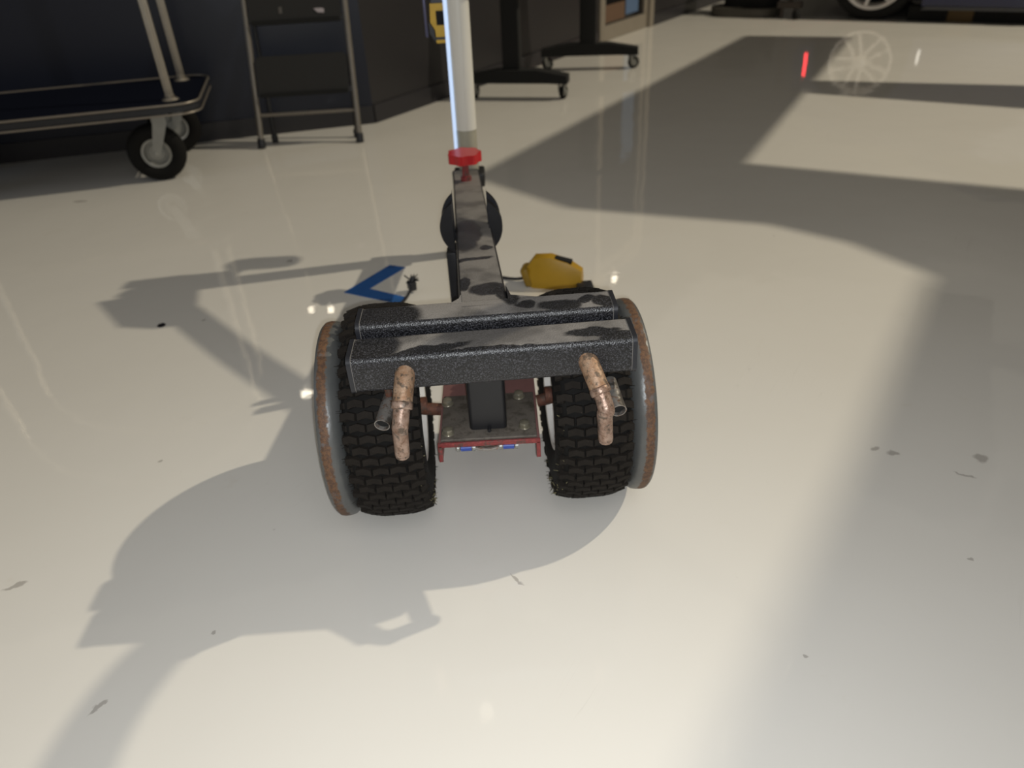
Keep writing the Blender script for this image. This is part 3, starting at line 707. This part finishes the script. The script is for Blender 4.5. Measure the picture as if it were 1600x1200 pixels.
# ------------------------------------------------------------------ rolling table bases
def table(label, fa, fb, col, topz, colw, where, ca, cb):
    """fa, fb: ends of the foot bar; col: column base"""
    fa = Vector(fa); fb = Vector(fb); d = (fb - fa).normalized(); yaw = math.atan2(d.y, d.x)
    root = thing('rolling_table', label, 'table', (col[0], col[1], 0), yaw, None)
    mid = (fa + fb) / 2; L = (fb - fa).length
    W0 = Matrix.Translation((mid.x, mid.y, 0)) @ Matrix.Rotation(yaw, 4, 'Z')
    bm = NB(); prof = [(-L / 2, .090), (-L / 2, .136), (-L * .2, .168), (L * .2, .168), (L / 2, .136), (L / 2, .090), (L * .3, .094), (-L * .3, .094)]
    prism(bm, prof, -.048, .048, W0 @ Matrix.Rotation(PI / 2, 4, 'X')); ft = obj('foot_bar', bm, M['void'], root, bevel=.006)
    bm = NB(); prism(bm, rrect(colw, .07, .008), .165, topz - .03, Matrix.Translation((col[0], col[1], 0)) @ Matrix.Rotation(yaw, 4, 'Z')); obj('column', bm, M['void'], root, smooth=True)
    for s, ang in ((-1, ca), (1, cb)):
        c = W0 @ Vector((s * (L / 2 - .035), 0, 0)); r = .040
        c = Vector((c.x + .006, c.y, r))
        t = caster(c[:], ang, r, .026, ft, .092, name='caster_wheel', swing=.02, rimr=.62)
        bm = NB(); cyl(bm, c + Vector((0, 0, .045)), c + Vector((0, 0, .062)), .014, n=12); obj('caster_stem', bm, M['chrome'], t, smooth=True)
    return W0, root
W0, tb = table('black T-foot rolling table leg nearer the white pole, on two small casters', (-.17, 4.78), (.43, 4.62), (.105, 4.72), .745, .105, '', R(55), R(58))
bm = NB(); prism(bm, rrect(1.2, .6, .02), .745, .77, Matrix.Translation((.10, 5.02, 0)) @ Matrix.Rotation(R(-15), 4, 'Z')); obj('table_top', bm, M['black_metal'], tb, bevel=.003) if False else bm.free()
bm = NB(); prism(bm, rrect(.60, .09, .02), .715, .745, Matrix.Translation((.105, 4.72, 0)) @ Matrix.Rotation(R(-15), 4, 'Z')); obj('top_bracket', bm, M['black_metal'], tb, bevel=.003)
W1, tb2 = table('black T-foot rolling table leg farther back, beside the grey door', (.33, 5.53), (.985, 5.43), (.645, 5.48), .745, .110, '', R(20), R(12))
bm = NB(); prism(bm, rrect(.60, .09, .02), .715, .745, Matrix.Translation((.645, 5.48, 0)) @ Matrix.Rotation(R(-9), 4, 'Z')); obj('top_bracket', bm, M['black_metal'], tb2, bevel=.003)

# ------------------------------------------------------------------ far equipment by the car
eq = thing('equipment_base', 'low grey-olive round-ended machine base on the floor left of the car', 'equipment', (2.40, 7.66, 0), R(-33))
EW = Matrix.Translation((2.40, 7.66, 0)) @ Matrix.Rotation(R(-33), 4, 'Z')
bm = NB(); prism(bm, rrect(.66, .44, .21, 10), .004, .075, EW); obj('base_shell', bm, M['olive'], eq, bevel=.012, seg=3)
bm = NB(); prism(bm, rrect(.50, .32, .15, 10), .075, .50, EW @ Matrix.Translation((.03, .03, 0))); obj('body_shell', bm, M['void'], eq, bevel=.012, seg=3)
bm = NB(); tube(bm, [(2.05, 8.05, .006), (2.18, 7.72, .006), (2.30, 7.47, .006), (2.45, 7.36, .006)], .006, 8); tag(obj('floor_cable', bm, M['olive'], None), 'thin dark cable curving on the floor by the machine base', 'cable')
sd = thing('caster_stand', 'dull brown-grey stand on a black caster left of the car wheel', 'stand', (2.66, 7.25, 0))
bm = NB(); lathe(bm, [(-.02, .01), (-.02, .036), (-.012, .04), (.012, .04), (.02, .036), (.02, .01)], 24, Matrix.Translation((2.705, 7.205, .04)) @ Matrix.Rotation(R(15), 4, 'Z')); obj('caster_wheel', bm, M['void'], sd, smooth=True)
bm = NB(); box(bm, (2.66, 7.27, .115), (.20, .08, .05), (0, 0, R(-33))); cyl(bm, (2.70, 7.225, .04), (2.69, 7.24, .12), .012, n=10); cyl(bm, (2.60, 7.28, .0), (2.60, 7.28, .10), .014, n=10)
cyl(bm, (2.66, 7.27, .13), (2.66, 7.27, .62), .02, n=12); obj('stand_frame', bm, plain('dull_brown_metal', (.05, .04, .034), .5, .3), sd)

# ------------------------------------------------------------------ the blue car
cdv = Vector((1.43, -.94, 0)).normalized(); cya = math.atan2(cdv.y, cdv.x)
CW = Matrix.Translation((3.232, 6.94, 0)) @ Matrix.Rotation(cya, 4, 'Z')      # x along the car, y into its width
car = thing('car', 'deep blue car with silver spoked alloy wheel, parked at the back', 'car', (3.232, 6.94, 0), cya)
TR = .345
def wheel_arch(xc, n=14, r=.385):
    return [(xc + r * math.cos(PI - PI * k / n), TR * .98 + r * math.sin(PI * k / n)) for k in range(n + 1)]
side = [(-.56, .34), (-.52, .22), (-.40, .20)] + wheel_arch(0) + [(.40, .125), (2.34, .125)] + wheel_arch(2.75) + [(3.17, .22), (3.55, .30), (3.62, .62), (3.50, .92), (2.95, 1.0), (2.45, 1.30), (1.75, 1.42), (1.15, 1.38), (.55, 1.06), (-.25, .96), (-.52, .72)]
bm = NB(); prism(bm, side, -1.72, .06, CW @ Matrix.Rotation(PI / 2, 4, 'X') @ Matrix.Diagonal((1, 1, 1, 1)))
# prism z -> world after rotX(90) is -y, so -1.72..0.06 lies from +1.72 back to -0.06
obj('body', bm, M['car_blue'], car, bevel=.03, seg=3)
bm = NB(); box(bm, (0, 0, 0), (1, 1, 1)); bm.free()
bm = NB(); MM = CW @ Matrix.Rotation(PI / 2, 4, 'X'); prism(bm, [(.72, 1.04), (1.22, 1.32), (1.72, 1.355), (2.32, 1.25), (2.62, 1.04)], .055, .066, MM); obj('side_window', bm, M['car_glass'], car, bevel=.004)
bm = NB(); prism(bm, [(.40, .100), (.43, .122), (2.31, .122), (2.34, .100)], .02, .072, MM); obj('sill_trim', bm, plain('dull_sill', (.05, .05, .055), .4), car, bevel=.004)
bm = NB(); prism(bm, [(-.4, .24), (3.1, .24), (3.1, .15), (-.4, .15)], -1.6, -.12, MM); obj('underbody', bm, M['void'], car)
bm = NB(); prism(bm, [(.62, .46), (1.70, .46), (1.70, .985), (.62, .985)], .058, .064, MM); dd = obj('door_panel', bm, M['car_blue'], car, bevel=.003)
bm = NB(); prism(bm, [(1.45, .86), (1.62, .86), (1.62, .89), (1.45, .89)], .064, .085, MM); obj('door_handle', bm, M['alloy'], dd, bevel=.004)
bm = NB(); prism(bm, [(-.545, .56), (-.40, .60), (-.36, .68), (-.53, .66)], .05, .07, MM); obj('headlamp', bm, M['car_glass'], car, bevel=.004)
bm = NB(); prism(bm, [(.455, .20), (.475, .20), (.475, .32), (.455, .32)], .07, .078, MM); obj('glint_strip', bm, M['white_glint'], car)  # glowing strip added for a white glint mirrored in the floor
bm = NB(); prism(bm, [(-.458, .27), (-.436, .27), (-.430, .48), (-.452, .48)], .055, .072, MM); obj('red_marker_lamp', bm, M['red_light'], car)
def car_wheel(x, y):
    W = CW @ Matrix.Translation((x, y, TR)) @ Matrix.Rotation(-PI / 2, 4, 'Z')     # local +x points to the camera side
    bm = NB(); lathe(bm, [(-.10, .255), (-.115, .30), (-.10, .335), (-.07, TR), (.07, TR), (.10, .335), (.115, .30), (.10, .258), (.085, .255)], 64, closed=True)
    t = obj('car_tire', bm, M['void'], car, W, smooth='all')
    bm = NB(); lathe(bm, [(-.08, .20), (-.08, .256), (.085, .256), (.100, .268), (.106, .262), (.104, .243), (.088, .236), (.05, .232), (-.06, .225)], 64, closed=True); rm = obj('wheel_rim', bm, M['alloy'], t, W, smooth=True)
    bm = NB()
    for k in range(5):
        a = 2 * PI * k / 5 + .20
        for s in (-1, 1):
            b0 = Matrix.Rotation(a, 4, 'X')
            p = [(.078, s * .012, .03), (.078, s * .036, .03), (.092, s * .072, .243), (.092, s * .046, .243)]
            q = [(.045, y_, z_) for _, y_, z_ in p]
            vs = [bm.verts.new(b0 @ Vector(v)) for v in p]; vb = [bm.verts.new(b0 @ Vector(v)) for v in q]
            bm.faces.new(vs); bm.faces.new(vb[::-1])
            for i in range(4): bm.faces.new((vs[i], vs[(i + 1) % 4], vb[(i + 1) % 4], vb[i]))
    obj('spoke_set', bm, M['alloy'], t, W, bevel=.003)
    bm = NB(); lathe(bm, [(.04, .001), (.04, .062), (.082, .062), (.090, .045), (.090, .001)], 32); obj('hub_cap', bm, M['alloy'], t, W, smooth=True)
    bm = NB(); lathe(bm, [(-.02, .001), (-.02, .17), (-.005, .17), (-.005, .001)], 32); obj('brake_disc', bm, M['rust_axle'], t, W, smooth=True)
    bm = NB(); lathe(bm, [(-.07, .001), (-.07, .235), (-.06, .235), (-.06, .001)], 32); obj('wheel_back', bm, M['void'], t, W, smooth=True)
for x, y in ((0, .12), (2.75, .12), (0, 1.55), (2.75, 1.55)): car_wheel(x, y)
# black and yellow block on the floor under the sill
wb = thing('wheel_stop', 'black and yellow striped rubber block on the floor under the car sill', 'wheel stop', (*(CW @ Vector((1.3, .10, 0)))[:2], 0), cya)
x = .30; k = 0
for ln, mt in ((.30, 'void'), (.19, 'yellow_dark'), (.46, 'void'), (.19, 'yellow_dark'), (.46, 'void')):
    c = CW @ Vector((x + ln / 2, .10, .058)); bm = NB(); box(bm, c, (ln, .13, .115), CW.to_3x3())
    obj('block_section', bm, M[mt] if mt == 'void' else plain('dusty_yellow_rubber', (.11, .065, .018), .7), wb, bevel=.006); x += ln
